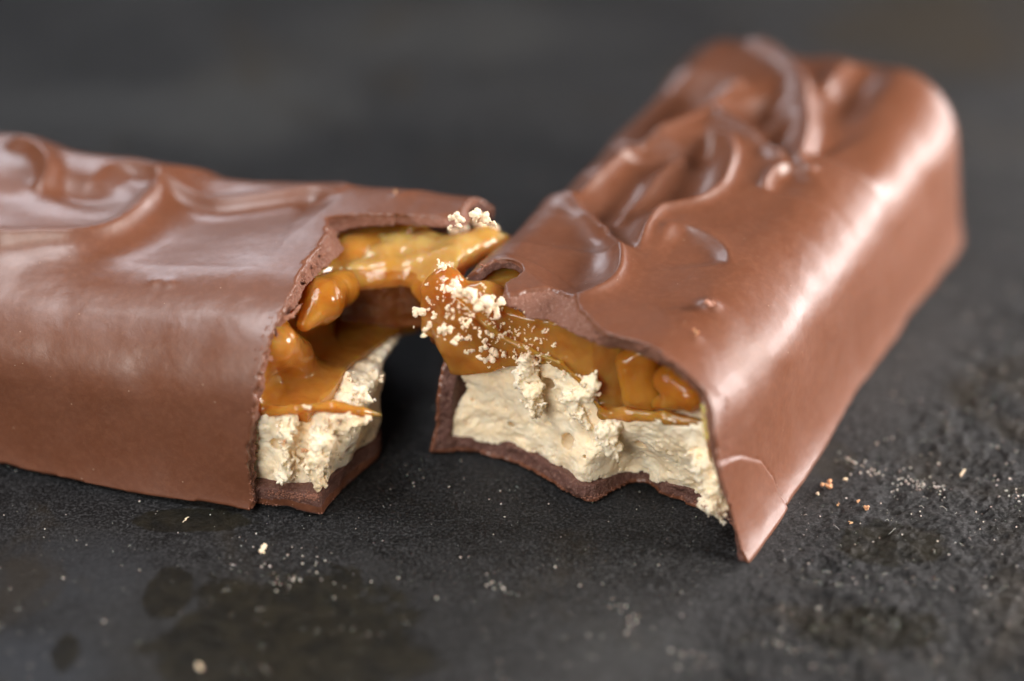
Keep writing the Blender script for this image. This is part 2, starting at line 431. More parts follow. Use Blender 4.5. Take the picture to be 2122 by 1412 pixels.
# ------------------------------------------------------------------ the slate
def rough_mask(x, y): return ss((x - (.75 + (y + 4.7) * .62)) / 1.1)
def ground_z(x, y):
    z0 = x * 0
    m = rough_mask(x, y)
    a = .012 * fbm(x, y, z0, .9, 3, 1) + .0045 * fbm(x, y, z0, 6, 4, 4, .6)
    r = fbm(x + .12 * vn(x * 4, y * 4, z0), y, z0, 3.1, 3, 7, .6)
    b = .022 * r - .01 + .011 * fbm(x, y, z0, 8, 2, 12, .8) + .012 * fbm(x, y, z0, 21, 2, 2, .8)
    return a * (1 - m) + b * m - .022
def build_slate():
    def axis(lo, hi, near_lo, near_hi, st):
        core = np.arange(near_lo, near_hi, st); L = [near_lo]; d = st
        out = []
        x = near_lo
        while x > lo: d *= 1.12; x -= d; out.append(x)
        a = out[::-1]; out = []; d = st; x = core[-1]
        while x < hi: d *= 1.12; x += d; out.append(x)
        return np.r_[a, core, out]
    xs = axis(-60, 60, -5.0, 5.2, .0145); ys = axis(-40, 90, -5.0, 3.2, .0145)
    X, Y = np.meshgrid(xs, ys, indexing='ij')
    Z = ground_z(X.ravel(), Y.ravel())
    V = np.c_[X.ravel(), Y.ravel(), Z]
    n, k = len(xs), len(ys)
    i = np.arange(n * k).reshape(n, k)
    Q = np.stack([i[:-1, :-1].ravel(), i[1:, :-1].ravel(), i[1:, 1:].ravel(), i[:-1, 1:].ravel()], -1)
    o = link('slate_surface', to_mesh('slate_surface', V, Q, [SLATE]))
    tag(o, 'dark grey slate with a rough pitted right side and greasy stains', None, None, 'structure')
build_slate()
print('slate', round(time.time() - T0, 1))

# ------------------------------------------------------------------ right half
aR = math.radians(62.3)
exR = (math.cos(aR), math.sin(aR), 0); eyR = (math.sin(aR), -math.cos(aR), 0)
FR = Frame(np.array([.574, -2.368, 0]), exR, eyR)
aL = math.radians(-17.2)
exL = (-math.cos(aL), -math.sin(aL), 0); eyL = (math.sin(aL), -math.cos(aL), 0)
FL = Frame(np.array([-.690, -1.541, 0]), exL, eyL)

HR = HeightMap(FR, (-.7, -1.5), (6.0, 1.6), 1.68)
RK = dict(soft=1.25)
RK = dict(soft=1.05)
HR.ridge([(1556, 84), (1610, 118), (1649, 160), (1669, 214), (1673, 256), (1665, 297), (1655, 330)], .15, .060, -1, .15, .32, **RK)
HR.ridge([(1655, 322), (1669, 345), (1694, 356)], .07, .04)
HR.ridge([(1487, 228), (1532, 262), (1574, 295), (1615, 324), (1642, 338)], .12, .055, -1, .11, .24, **RK)
HR.ridge([(1560, 172), (1530, 195), (1480, 228), (1430, 256), (1379, 276), (1317, 305), (1263, 347), (1215, 388)], .13, .050, 1, .17, .28, **RK)
HR.ridge([(1440, 298), (1400, 335), (1367, 365), (1325, 408), (1284, 448)], .10, .05, 1, .10, .20, **RK)
HR.ridge([(1190, 372), (1218, 415), (1252, 455), (1280, 488), (1292, 530), (1284, 572), (1248, 604), (1180, 626)], .10, .05, 1, .09, .36, **RK)
HR.ridge([(1478, 262), (1508, 292), (1514, 335), (1498, 385), (1462, 415), (1410, 432), (1368, 444), (1345, 475), (1326, 520)], .13, .05, 1, .15, .28, **RK)
HR.ridge([(1395, 468), (1440, 478), (1480, 496), (1505, 518), (1518, 545)], .035, .06, 1, .05, .16, **RK)
HR.ridge([(1644, 343), (1608, 358), (1586, 393)], .08, .04, -1, .06, .12)
HR.ridge([(1700, 190), (1730, 150), (1760, 125)], .10, .08)
HR.dent(1775, 180, .40, .15, .16).dent(1429, 198, .45, .26, .15).dent(1600, 212, .35, .13, .14).dent(1618, 275, .4, .11, .10)
HR.dent(1470, 300, .24, .10, .10).dent(1345, 292, .18, .10, .08).dent(1290, 400, .3, .16, .07).dent(1430, 380, .34, .18, .08)
HR.dent(1600, 430, .5, .3, .03).dent(1350, 590, .5, .3, .03)
HR.dent(1265, 466, .05, .045, -.05).dent(1472, 632, .085, .085, -.06, p=3).dent(1500, 645, .16, .14, -.03).dent(1442, 692, .05, .045, -.025)
HR.dent(1595, 80, .14, .10, -.10).dent(1745, 80, .25, .2, -.10).dent(1480, 90, .25, .2, -.02).dent(1541, 190, .08, .07, -.07)
HR.dent(1385, 480, .14, .09, -.06).dent(1220, 540, .35, .18, .05).dent(1850, 300, .6, .2, -.03)

HR.smooth(3); HR.h *= .88
def half_w(z): return 1.385 + .085 * np.exp(-np.maximum(z, 0) / .22) - .18 * (np.maximum(z, 0) / 1.69) ** 1.9
def outerR(u, v, z, H=HR, uend=5.50, rad=lambda v: .26 + .32 * ss(v + .5), top=1.672, lean=True):
    if lean:
        z = z - .055 * ss((u - 3.0) / 2.4) * (1 + 1.5 * np.clip(v, -1, .6))
        v = np.where(v < 0, v / (.945 + .145 * np.clip(z / 1.45, 0, 1)), v)
    n1 = vn(u * .8 + 3, v * .3, z * .9) * .045 + vn(u * 2.3, v, z * 2.1 + 7) * .016 + vn(u * 4.6, v, z * 3.1 + 3) * .006
    side = (np.abs(v) - half_w(z) + n1) * .99
    tp = z - top - .02 * np.cos(v * 1.3) - H(u, v)
    end = u - (uend + .16 * (1 - (v / 1.3) ** 2) - .10 * (z / 1.69) ** 2) 
    rr = rad(v) if callable(rad) else rad
    a, b = side + rr, tp + rr
    d = np.hypot(np.maximum(a, 0), np.maximum(b, 0)) + np.minimum(np.maximum(a, b), 0) - rr
    d = smax(d, end, .52)
    bot = .012 * vn(u * 5, v * 5, z * 0) + .006 - z
    return np.maximum(d, bot), side, tp
R_CUT = Table([  # (v, z) -> u
    (-1.32, 1.66, .44), (-.94, 1.66, .43), (-.86, 1.66, .26), (-.80, 1.66, .15), (-.62, 1.66, .27), (-.45, 1.66, .44), (-.30, 1.66, .34), (-.14, 1.66, .20), (.05, 1.66, .08),
    (.22, 1.66, 0), (.55, 1.66, 0), (.85, 1.66, -.10), (1.11, 1.66, -.2), (1.35, 1.6, -.33),
    (-1.11, 1.47, .40), (-.78, 1.47, .08), (-.5, 1.47, .06), (-.25, 1.47, .07), (.09, 1.47, .05), (.31, 1.47, .08), (.78, 1.47, .03), (1.16, 1.47, -.13),
    (-1.4, 1.2, .36), (-1.4, .8, .12), (-1.4, .4, 0), (-1.42, 0, -.05), (-1.2, 1.2, .4),
    (1.4, 1.3, -.36), (1.4, .82, -.31), (1.42, .5, -.2), (1.45, .25, -.14), (1.55, 0, -.14), (1.5, 0, -.14),
    (-1.27, .1, .06), (-1.18, 0, .10), (-.84, 0, .17), (-.42, 0, .08), (-.05, 0, -.04), (.14, 0, .02), (.27, 0, .32), (.56, 0, .35), (.96, 0, .34), (1.2, 0, .29), (1.32, 0, .16),
    (-1.07, .16, .17), (-.75, .16, .19), (-.28, .16, .08), (.10, .16, .06), (.22, .16, .36), (.57, .16, .33), (.96, .16, .34), (1.25, .16, .25),
    (0, .7, .2), (-.6, .7, .2), (.7, .7, .2)], (-1.6, -.1), (1.6, 2.0), reg=.0006, n=(200, 90))
def cutR(u, v, z):
    return R_CUT(v, z) - u + .022 * fbm(u * .5, v, z, 5, 4, 3, .6) + .012 * fbm(u, v, z, 19, 2, 6, .7)
def cavR(u, v, z, outer):
    t = .125 + .05 * ss((z - 1.1) / .4) - .07 * ss((-.55 - v) * 5) * ss((z - 1.2) / .2)
    return smax(outer + t, np.maximum(.145 + .02 * vn(u * 4, v * 4, z * 0) - z, u - 1.3), .03)
def skinR(u, v, z):
    d = outerR(u, v, z)[0]
    d = d - .10 * np.exp(-np.maximum(z, 0) / .20) * ss((v - .9) * 3) * ss((2.6 - u) / 2)
    # the flap by the front corner, bounded by the crack
    crack = u - np.interp(z, [-.1, 0, .25, .5, .76, .95], [.72, .68, .66, .50, .15, -.3])
    return d - .022 * ss(.5 - crack / .03) * (v > .8) * ss((1.0 - z) / .05) + .012 * np.exp(-(crack / .02) ** 2) * (v > .8) * ss((.85 - z) / .1)
def coatR(u, v, z):
    d = skinR(u, v, z)
    # broken pocket in the left corner of the top
    pocket = ellipsoid(u, v, z, (.40, -1.0, 1.60), (.26, .20, .19)) + .03 * fbm(u, v, z, 9, 2, 2)
    pocket = np.minimum(pocket, ellipsoid(u, v, z, (.30, -.90, 1.50), (.22, .10, .2)) + .02 * fbm(u, v, z, 9, 2, 2))
    cav = cavR(u, v, z, d)
    d = np.maximum(np.maximum(d, cutR(u, v, z)), -cav)
    return np.maximum(d, -pocket)
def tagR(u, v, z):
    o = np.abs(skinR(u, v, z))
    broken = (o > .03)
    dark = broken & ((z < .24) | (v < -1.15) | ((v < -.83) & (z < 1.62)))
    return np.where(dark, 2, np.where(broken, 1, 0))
rootR = tag(link('chocolate_bar', None, None, FR.O), 'right half of the broken chocolate bar, its open end showing nougat and two amber nuts', 'chocolate bar')
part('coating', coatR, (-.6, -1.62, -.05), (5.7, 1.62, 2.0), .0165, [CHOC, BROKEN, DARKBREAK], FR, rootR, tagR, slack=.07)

NB_R = [(-1.5, .80), (-1.16, .88), (-.8, 1.02), (-.39, 1.16), (-.05, 1.02), (.10, .78), (.35, .84), (.7, .95), (1.12, 1.0), (1.3, .95)]
def zbR(v): return np.interp(v, [a for a, b in NB_R], [b for a, b in NB_R])
N_CUT = Table([(-1.25, .15, .12), (-1.25, .8, .14), (-.9, .15, .20), (-.9, .5, .22), (-.9, .9, .22), (-.5, .15, .16), (-.5, .6, .20), (-.5, 1.05, .16),
               (-.15, .15, .09), (-.15, .5, .15), (-.15, .9, .16), (.10, .15, .05), (.10, .4, .02), (.10, .75, .12), (.26, .15, .38), (.26, .35, .30), (.26, .7, .13),
               (.6, .15, .33), (.6, .5, .22), (.6, .85, .12), (.96, .15, .33), (.96, .5, .20), (.96, .95, .10), (1.24, .15, .20), (1.24, .6, .02), (1.24, 1.0, .05)],
              (-1.5, 0), (1.5, 1.4), reg=.0006)
def pits(u, v, z, f, s, thr):
    n = vn(u * f + s, v * f + s, z * f + s) * .7 + vn(u * f * 2.1, v * f * 2.1 + s, z * f * 2.1) * .3
    return np.maximum(n - thr, 0)
def crumbly(u, v, z, k=1.0):
    return k * (.032 * fbm(u, v, z, 3.6, 2, 9) + .016 * fbm(u, v, z, 10, 2, 4) + .006 * fbm(u, v, z, 30, 2, 6, .8)
                + .09 * pits(u, v, z, 6.5, 3.3, .40) + .08 * pits(u, v, z, 15, 7.7, .40) + .06 * pits(u, v, z, 31, 1.7, .36))
strandR = [FR.on(1095, 745, 0, .10), FR.on(1080, 790, 0, .06), FR.on(1100, 815, 0, .04), FR.on(1112, 845, 0, .03), FR.on(1075, 845, 0, 0)]
toothR = [FR.on(1195, 850, 0, .14), FR.on(1215, 895, 0, .10)]
def nougR(u, v, z):
    d = np.maximum(np.abs(v) - (half_w(z) - .13), N_CUT(v, z) - u)
    d = smax(d, z - zbR(v), .08)
    d = np.maximum(d, np.maximum(.12 - z, u - 1.0))
    st = chain(u, v, z, strandR, [.07, .065, .06, .06, .02], .04)
    st = np.minimum(st, chain(u, v, z, [FR.on(1260, 900, 0, .05), FR.on(1270, 935, 0, .02)], [.09, .05]))
    st = np.minimum(st, chain(u, v, z, [FR.on(1230, 800, 0, .1), FR.on(1180, 830, 0, .08), FR.on(1210, 870, 0, .08)], [.05, .06, .07]))
    st = np.minimum(st, chain(u, v, z, [FR.on(1465, 960, 0, .12), FR.on(1485, 1040, 0, .06), FR.on(1495, 1065, 0, .05)], [.12, .07, .03]))
    d = np.maximum(d, np.minimum(outerR(u, v, z)[0] + .09, (u - R_CUT(v, z) + .03) * 3))
    d = smin(d, st + .045 * fbm(u, v, z, 11, 3, 2, .7) - .012, .03) + crumbly(u, v, z)
    for px, py, r in ((1175, 917, .068), (1135, 795, .06), (1320, 930, .05), (1060, 880, .035), (1210, 950, .02)):
        c = FR.on(px, py, 0, N_CUT(np.array([FR.on(px, py, 0, .12)[1]]), np.array([FR.on(px, py, 0, .12)[2]]))[0])
        d = smax(d, r - np.sqrt((u - c[0] - .05) ** 2 * .12 + (v - c[1]) ** 2 + (z - c[2]) ** 2), .012)
    return d
part('nougat', nougR, (-.25, -1.5, .08), (1.1, 1.5, 1.4), .0115, [NOUG], FR, rootR, slack=.12)

def carR(u, v, z):
    face = np.interp(v, [-1.4, -1.1, -.8, -.4, 0, .2, .5, 1.0, 1.3], [.02, .04, .10, .14, .16, .28, .42, .40, .28]) - u
    face = face + .05 * np.cos((z - 1.15) * 5) * 0 + .12 * (z - 1.1) * (v < 0) * np.clip(-v * 3, 0, 1)
    d = smax(np.abs(v + .02) - 1.24, face, .08)
    d = smax(d, z - 1.50, .05)
    d = smax(d, zbR(v) - .06 - z, .05); d = np.maximum(d, u - 1.1)
    left = capsule(u, v, z, (.16, -1.34, 1.60), (.14, -1.28, 1.10), .15, .14)
    left = smin(left, capsule(u, v, z, (.22, -1.02, 1.48), (.20, -.98, 1.05), .17, .13), .18)
    left = smin(left, capsule(u, v, z, (.16, -1.26, 1.10), (.20, -1.18, .80), .12, .05), .12)
    left = smin(left, capsule(u, v, z, (.10, -1.45, 1.52), (.12, -1.50, 1.15), .08, .06), .12)
    d = smin(d, left, .16)
    edge = chain(u, v, z, [FR.on(925, 600, 0, .04), FR.on(985, 655, 0, .02), FR.on(1040, 700, 0, .04), FR.on(1100, 728, 0, .07), FR.on(1160, 752, 0, .10), FR.on(1210, 800, 0, .10), FR.on(1245, 850, 0, .10)],
                 [.015, .022, .026, .024, .022, .018, .010], .03)
    d = smin(d, edge, .08)
    lip = chain(u, v, z, [FR.on(1250, 862, 0, .18), FR.on(1300, 858, 0, .16), FR.on(1380, 866, 0, .16), FR.on(1470, 880, 0, .18)], [.03, .05, .05, .04], .05)
    d = smin(d, lip, .16)
    d = smin(d, chain(u, v, z, [FR.on(1478, 900, 0, .1), FR.on(1485, 975, 0, .1)], [.07, .05]), .05)
    d = np.maximum(d, np.minimum(outerR(u, v, z)[0] + .07, (u - R_CUT(v, z) + .03) * 3))
    return d + .012 * vn(u * 5, v * 5, z * 5) + .004 * vn(u * 17, v * 17, z * 17)
part('caramel', carR, (-.4, -1.62, .5), (1.2, 1.45, 1.9), .015, [CARAMEL], FR, rootR, slack=.08)

def nut(name, frame, parent, blobs, h, mat, rough=.01, label=None):
    """a caramel covered peanut piece: tapered blobs melted together"""
    P = np.array([p for b in blobs for p in b[:2]]); r = max(max(b[2], b[3]) for b in blobs) + .06
    def f(u, v, z):
        d = None
        for a, b, ra, rb in blobs:
            c = capsule(u, v, z, a, b, ra, rb); d = c if d is None else smin(d, c, .06)
        return d + rough * fbm(u, v, z, 6, 3, 5)
    o = part(name, f, P.min(0) - r, P.max(0) + r, h, [mat], frame, parent)
    if label: o['label'] = label
    return o
nut('peanut', FR, rootR, [(FR.on(1300, 750, 0, .26), FR.on(1315, 820, 0, .22), .10, .11), (FR.on(1330, 740, 0, .34), FR.on(1345, 820, 0, .26), .14, .12)], .013, CARDARK,
    label='amber peanut with a bright highlight, nearer the middle of the open end')
nut('peanut', FR, rootR, [(FR.on(1385, 790, 0, .26), FR.on(1430, 820, 0, .2), .13, .13), (FR.on(1400, 830, 0, .18), FR.on(1360, 835, 0, .2), .06, .05)], .013, CARDARK,
    label='dark amber peanut under the broken top edge')
nut('peanut_sliver', FR, rootR, [(FR.on(1464, 845, 0, -.06), FR.on(1468, 905, 0, -.06), .045, .035)], .012, CARPALE, label='pale yellow upright peanut sliver beside the right wall')

# ------------------------------------------------------------------ left half
HL = HeightMap(FL, (-.3, -1.5), (7.0, 1.6), 1.66)
HL.ridge([(-60, 480), (0, 492), (60, 494), (150, 492), (210, 480), (260, 455), (300, 420), (325, 380), (318, 352)], .08, .045, -1, .15, .38, soft=1.1)
HL.ridge([(240, 335), (300, 352), (343, 366), (400, 385), (462, 402), (560, 405), (640, 404), (700, 420)], .06, .05, -1, .08, .18, soft=1.2)
HL.ridge([(250, 325), (300, 316), (420, 322), (520, 335), (640, 352)], .04, .08)
HL.ridge([(600, 345), (680, 372), (715, 410)], .03, .05)
HL.ridge([(20, 305), (70, 318), (98, 345), (95, 375), (70, 392)], .13, .08)
HL.dent(150, 395, .16, .38, .13, rot=1.4).dent(30, 400, .3, .2, .03).dent(640, 425, .10, .16, .03).dent(120, 440, .8, .3, .05)
HL.dent(60, 283, .3, .12, -.09).dent(180, 300, .25, .15, .04).dent(320, 288, .4, .16, -.09).dent(350, 570, .06, .05, -.02).dent(320, 565, .05, .05, -.025)
HL.ridge([(800, 437), (850, 418), (910, 405)], .03, .02)
HL.dent(900, 440, .28, .25, .03).dent(760, 395, .25, .2, .02)
HL.smooth(7)
def outerL(u, v, z):
    v = np.where(v < 0, v / (1 + .05 * np.clip(3.2 - u, 0, 4)), v)
    z = z - .05 * ss((2.4 - u) / 2)
    return outerR(u + 9.3, v, z, lambda a, b: HL(a - 9.3, b), 15.9, lambda v: .30 + .50 * ss(v + .5), 1.69, False)
L_CUT = Table([
    (1.3, 1.62, 1.0), (1.06, 1.62, .97), (.68, 1.62, .96), (.13, 1.62, .95), (-.43, 1.62, .99), (-.62, 1.62, .96), (-.70, 1.62, .45), (-.76, 1.62, .08), (-1.0, 1.62, .0), (-1.4, 1.62, -.04), (-1.5, 1.3, -.04),
    (.9, 1.42, 1.0), (.4, 1.42, .92), (.05, 1.42, .85), (-.35, 1.42, .72), (-.62, 1.42, .66), (-.72, 1.42, .35), (-.9, 1.42, .06), (-1.3, 1.42, .02),
    (1.38, 1.2, 1.04), (1.38, .7, 1.08), (1.38, .3, 1.08), (1.4, 0, 1.07), (1.1, 1.1, 1.0),
    (-1.5, 1.05, .6), (-1.38, .5, 1.2), (-1.4, 0, 1.3), (0, .9, .8), (-.9, 1.1, .7)], (-1.6, -.1), (1.6, 2.0), reg=.0004, n=(220, 100))
LP_CUT = Table([(1.3, 0, .50), (1.3, .2, .52), (.9, .1, .47), (.6, .1, .40), (.33, .1, .34), (0, .1, .55), (-.5, .1, 1.0), (-1.3, .1, 1.3)], (-1.5, -.05), (1.5, .3), reg=.001, n=(60, 20))
def cutL(u, v, z): return L_CUT(v, z) - u + .024 * fbm(u * .6, v, z, 6, 4, 5, .62) + .014 * fbm(u, v, z, 19, 2, 6, .7)
def coatL(u, v, z):
    d = outerL(u, v, z)[0]
    cav = cavR(u, v, z, d); d = np.maximum(np.maximum(d, cutL(u, v, z)), -cav)
    plate = np.maximum(np.abs(v) - 1.305 + .015 * fbm(u, v, z, 5, 3, 2), LP_CUT(v, z) - u + .02 * fbm(u, v, z, 5, 3, 8))
    plate = np.maximum(plate, np.maximum(z - .19 - .02 * fbm(u, v, z, 4, 2, 1), .012 * vn(u * 5, v * 5, z * 0) + .006 - z)); plate = np.maximum(plate, u - 1.6)
    return np.minimum(d, plate)
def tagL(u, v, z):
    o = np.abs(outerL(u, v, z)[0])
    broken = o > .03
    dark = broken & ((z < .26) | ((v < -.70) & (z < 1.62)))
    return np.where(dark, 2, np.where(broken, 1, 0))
rootL = tag(link('chocolate_bar', None, None, FL.O + np.array(exL) * 1.0), 'left half of the broken chocolate bar, torn end facing right, coating lip overhanging', 'chocolate bar')
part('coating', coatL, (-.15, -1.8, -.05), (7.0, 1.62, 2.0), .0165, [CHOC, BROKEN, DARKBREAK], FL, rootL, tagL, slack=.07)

NL_CUT = Table([(1.2, .2, .56), (1.2, .5, .60), (1.2, .75, .62), (1.0, .2, .50), (1.0, .5, .42), (1.0, .8, .34), (.6, .2, .44), (.6, .5, .36), (.6, .85, .32), (.2, .2, .42), (.2, .8, .38), (0, .2, .62), (0, .9, .42),
                (-.5, .2, 1.1), (-.5, .45, .75), (-.5, .7, .36), (-1.2, .2, 1.3), (-1.2, .9, .3)], (-1.5, 0), (1.5, 1.4), reg=.001)
def zbL(v): return np.interp(v, [-1.3, -.6, 0, .4, .9, 1.3], [.52, .60, .70, .77, .80, .84])
ridgeL = [FL.on(660, 1000, 1, 1.25), FL.on(655, 950, 1, 1.22), FL.on(668, 900, 1, 1.16), FL.on(700, 880, 1, 1.06), FL.on(740, 868, 1, .98)]
def hollowL(u, v, z): return np.maximum(ellipsoid(u, v, z, FL.on(688, 690, 0, 1.02), (.46, .34, .30)), zbL(v) + .09 - z)
def nougL(u, v, z):
    d = np.maximum(np.abs(v) - (1.21 - .10 * ss((.9 - u) * 3)), NL_CUT(v, z) - u)
    d = smax(d, z - zbL(v), .06)
    d = np.maximum(d, np.maximum(.14 - z, u - 1.7))
    st = chain(u, v, z, ridgeL, [.06, .075, .07, .07, .05], .04)
    st = np.minimum(st, chain(u, v, z, [FL.on(600, 870, 1, 1.2), FL.on(600, 930, 1, 1.2), FL.on(590, 985, 1, 1.22)], [.07, .06, .07]))
    st = np.minimum(st, chain(u, v, z, [FL.on(650, 905, 1, 1.15), FL.on(668, 880, 1, 1.16)], [.03, .06]))
    st = np.minimum(st, chain(u, v, z, [FL.on(745, 835, 1, .95), FL.on(752, 825, 1, .93)], [.03, .05]))
    d = smin(d, st + .045 * fbm(u, v, z, 11, 3, 2, .7) - .012, .03) + crumbly(u, v, z, 1.1)
    for px, py, r in ((577, 915, .06), (625, 960, .05), (640, 870, .06), (700, 900, .05), (690, 950, .04)):
        c = FL.on(px, py, 1, 1.14); d = smax(d, r - np.sqrt((u - c[0]) ** 2 + (v - c[1]) ** 2 * .4 + (z - c[2]) ** 2), .015)
    return d
part('nougat', nougL, (.0, -1.45, .1), (1.8, 1.45, 1.25), .0115, [NOUG], FL, rootL, slack=.12)

tipL = [FL.on(545, 858, 1, 1.18), FL.on(610, 848, 1, 1.19), FL.on(690, 842, 1, 1.18), FL.on(750, 853, 1, 1.12), FL.on(794, 861, 1, 1.04)]
def carL(u, v, z):
    face = np.interp(v, [-1.3, -.8, -.3, .3, .7, 1.2], [.34, .52, .92, 1.02, 1.05, 1.08]) - u
    face = face - .10 * np.clip(1.0 - z, 0, .3) / .3
    d = smax(np.abs(v) - 1.19, face, .06)
    d = smax(d, z - 1.48, .08); d = smax(d, zbL(v) - .04 - z, .05); d = np.maximum(d, u - 1.8)
    # ledge lying on the nougat, drawn out to a point
    led = np.maximum(np.abs(z - zbL(v) - .02) - .05, np.maximum(np.abs(v) - 1.15, np.interp(v, [-1.2, -.4, .2, .7, 1.1], [.36, .50, .62, .60, .66]) - u)); led = np.maximum(led, u - 1.6)
    d = smin(d, led, .12)
    d = smin(d, chain(u, v, z, tipL, [.035, .045, .045, .035, .010], .03), .06)
    # sheet under the top coating
    d = smin(d, chain(u, v, z, [FL.on(690, 575, 0, .93), FL.on(735, 530, 0, .84), FL.on(790, 525, 0, .70), FL.on(850, 530, 0, .50), FL.on(890, 560, 0, .34)], [.09, .13, .12, .09, .06], .1), .10)
    # the hollow behind the peanut
    d = smax(d, -hollowL(u, v, z), .05)
    # thick lower lobe, and the sloping skin at its right
    d = smin(d, chain(u, v, z, [FL.on(570, 712, 0, 1.04), FL.on(610, 740, 0, .98), FL.on(662, 800, 0, .88)], [.19, .15, .08], .10), .14)
    d = smin(d, chain(u, v, z, [FL.on(690, 845, 0, .66), FL.on(735, 805, 0, .56), FL.on(786, 775, 0, .46)], [.035, .04, .015], .05), .10)
    d = smax(d, -ellipsoid(u, v, z, FL.on(612, 800, 0, .70), (.16, .17, .10)), .04)
    d = np.maximum(d, np.minimum(outerL(u, v, z)[0] + .08, (u - L_CUT(v, z) + .03) * 3))
    return d + .012 * vn(u * 5, v * 5, z * 5 + 4) + .004 * vn(u * 17, v * 17, z * 17)
part('caramel', carL, (-.1, -1.4, .5), (1.9, 1.5, 1.7), .015, [CARAMEL], FL, rootL, slack=.08)
nut('peanut', FL, rootL, [(FL.on(712, 592, 0, .84), FL.on(668, 622, 0, .86), .15, .19), (FL.on(662, 632, 0, .86), FL.on(630, 672, 0, .90), .17, .07)], .013, CARDARK,
    label='glossy orange peanut hanging under the cracked coating')


# ------------------------------------------------------------------ caramel drawn between the halves
base = gp(890, 640, 1.2)
rootS = tag(link('caramel_strand', None, None, base), 'pulled amber caramel strand stretched across the gap between the two bar halves', 'caramel')
CA, CB = gp(700, 585, 1.32)[:2], gp(945, 575, 1.40)[:2]
cdir = (CB - CA) / np.linalg.norm(CB - CA); clen = np.linalg.norm(CB - CA); cnor = np.array([-cdir[1], cdir[0]])
def strand(x, y, z):
    t = ((x - CA[0]) * cdir[0] + (y - CA[1]) * cdir[1]) / clen
    n = (x - CA[0]) * cnor[0] + (y - CA[1]) * cnor[1] - .10 * np.sin(t * 3.1) + .05 * vn(t * 4, z * 2, z * 0)
    zt = np.interp(t, [0, .3, .6, .85, 1], [1.28, 1.30, 1.33, 1.42, 1.5]); zb = np.interp(t, [0, .25, .5, .8, 1], [.98, .90, .86, .92, 1.0])
    th = np.interp(t, [0, .5, 1], [.05, .035, .09])
    top = np.hypot(n, (z - zt)) - .035                       # thick rolled upper rim
    bot = np.hypot(n, (z - zb)) - .045
    d = np.maximum(np.abs(n) - th, np.maximum(z - zt, zb - z))
    d = smin(smin(d, top, .05), bot, .05)
    d = smax(d, np.maximum(-t, t - 1) * clen, .05)
    tab = chain(x, y, z, [gp(900, 590, 1.36), gp(925, 548, 1.42), gp(962, 520, 1.44), gp(1000, 505, 1.42), gp(1040, 512, 1.34)], [.07, .11, .13, .13, .12], .10)
    d = smin(d, tab, .16)
    back = chain(x, y, z, [gp(870, 600, 1.30), gp(900, 640, 1.15), gp(905, 700, 1.0)], [.07, .09, .06], .08)
    d = smin(d, back, .10)
    for row in ([gp(725, 560, 1.36), gp(800, 555, 1.38), gp(870, 545, 1.42), gp(910, 545, 1.42)], [gp(735, 530, 1.40), gp(800, 525, 1.42), gp(865, 518, 1.44), gp(910, 520, 1.44)],
                [gp(765, 500, 1.42), gp(830, 500, 1.44), gp(885, 498, 1.44), gp(930, 505, 1.44)]):
        d = smin(d, chain(x, y, z, row, .065, .08), .13)
    return d + .012 * vn(x * 3, y * 3, z * 3) + .003 * vn(x * 17, y * 17, z * 17)
lo_ = np.minimum(np.minimum(np.r_[CA, .7], base), gp(1060, 480, 1.3)) - .3; hi_ = np.maximum(np.maximum(np.r_[CB, 1.7], base), gp(1060, 450, 1.3)) + .3
lo_[2] = .7; hi_[2] = 1.8
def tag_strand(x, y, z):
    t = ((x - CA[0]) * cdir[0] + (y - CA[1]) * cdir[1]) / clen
    low = (z < np.interp(t, [0, .3, .6, .85, 1], [1.22, 1.24, 1.27, 1.2, .7])) & (t < .86)  # lower curtain faces take the caramel with shade painted in
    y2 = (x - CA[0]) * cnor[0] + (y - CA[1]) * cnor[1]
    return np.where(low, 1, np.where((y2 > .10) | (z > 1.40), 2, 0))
part('pulled_caramel', strand, lo_, hi_, .014, [CARAMEL, CARSHADE, CARGOLD], WORLD, rootS, tag_strand, slack=.1)

# ------------------------------------------------------------------ crumbs
def crumb_mesh(name, seed, mat, stretch=(1, 1, 1), n=16, h=.075):
    r = np.random.default_rng(seed)
    C = np.cumsum(r.normal(0, .26, (n, 3)), 0) * .8 * stretch; C -= C.mean(0); R = r.uniform(.10, .30, n)
    def f(x, y, z):
        d = None
        for c, q in zip(C, R):
            e = np.sqrt((x - c[0]) ** 2 + (y - c[1]) ** 2 + (z - c[2]) ** 2) - q
            d = e if d is None else smin(d, e, .08)
        return d + .09 * fbm(x, y, z, 4.5, 3, seed * 1.3, .7)
    m = np.abs(C).max() + .5
    V, Q = surface_net(f, (-m,) * 3, (m,) * 3, h, slack=.15, newton=1)
    V = V / np.abs(V).max() * 1.0
    return to_mesh(name, V, Q, [mat])
WHITE = [crumb_mesh('crumb', i, CRUMB) for i in range(6)]
ORANGE = M('crumb_chocolate'); ORANGE = ORANGE.set(Base_Color=(.62, .33, .17, 1), Roughness=.55, Subsurface_Weight=.3, Subsurface_Scale=.05)
BROWN = [crumb_mesh('chocolate_crumb', 20 + i, ORANGE) for i in range(3)]
PALE = M('pale_grain'); PALE = PALE.set(Base_Color=(.62, .56, .50, 1), Roughness=.35, Subsurface_Weight=.3, Subsurface_Scale=.03)
DUSTM = [crumb_mesh('grain', 40 + i, PALE, n=4, h=.25) for i in range(3)]
FLAKEM = M('chocolate_flake'); FLAKEM = FLAKEM.set(Base_Color=(.32, .14, .085, 1), Roughness=.6)
FLAKE = [crumb_mesh('flake', 50 + i, FLAKEM, (1.3, .3, .6), n=8) for i in range(2)]

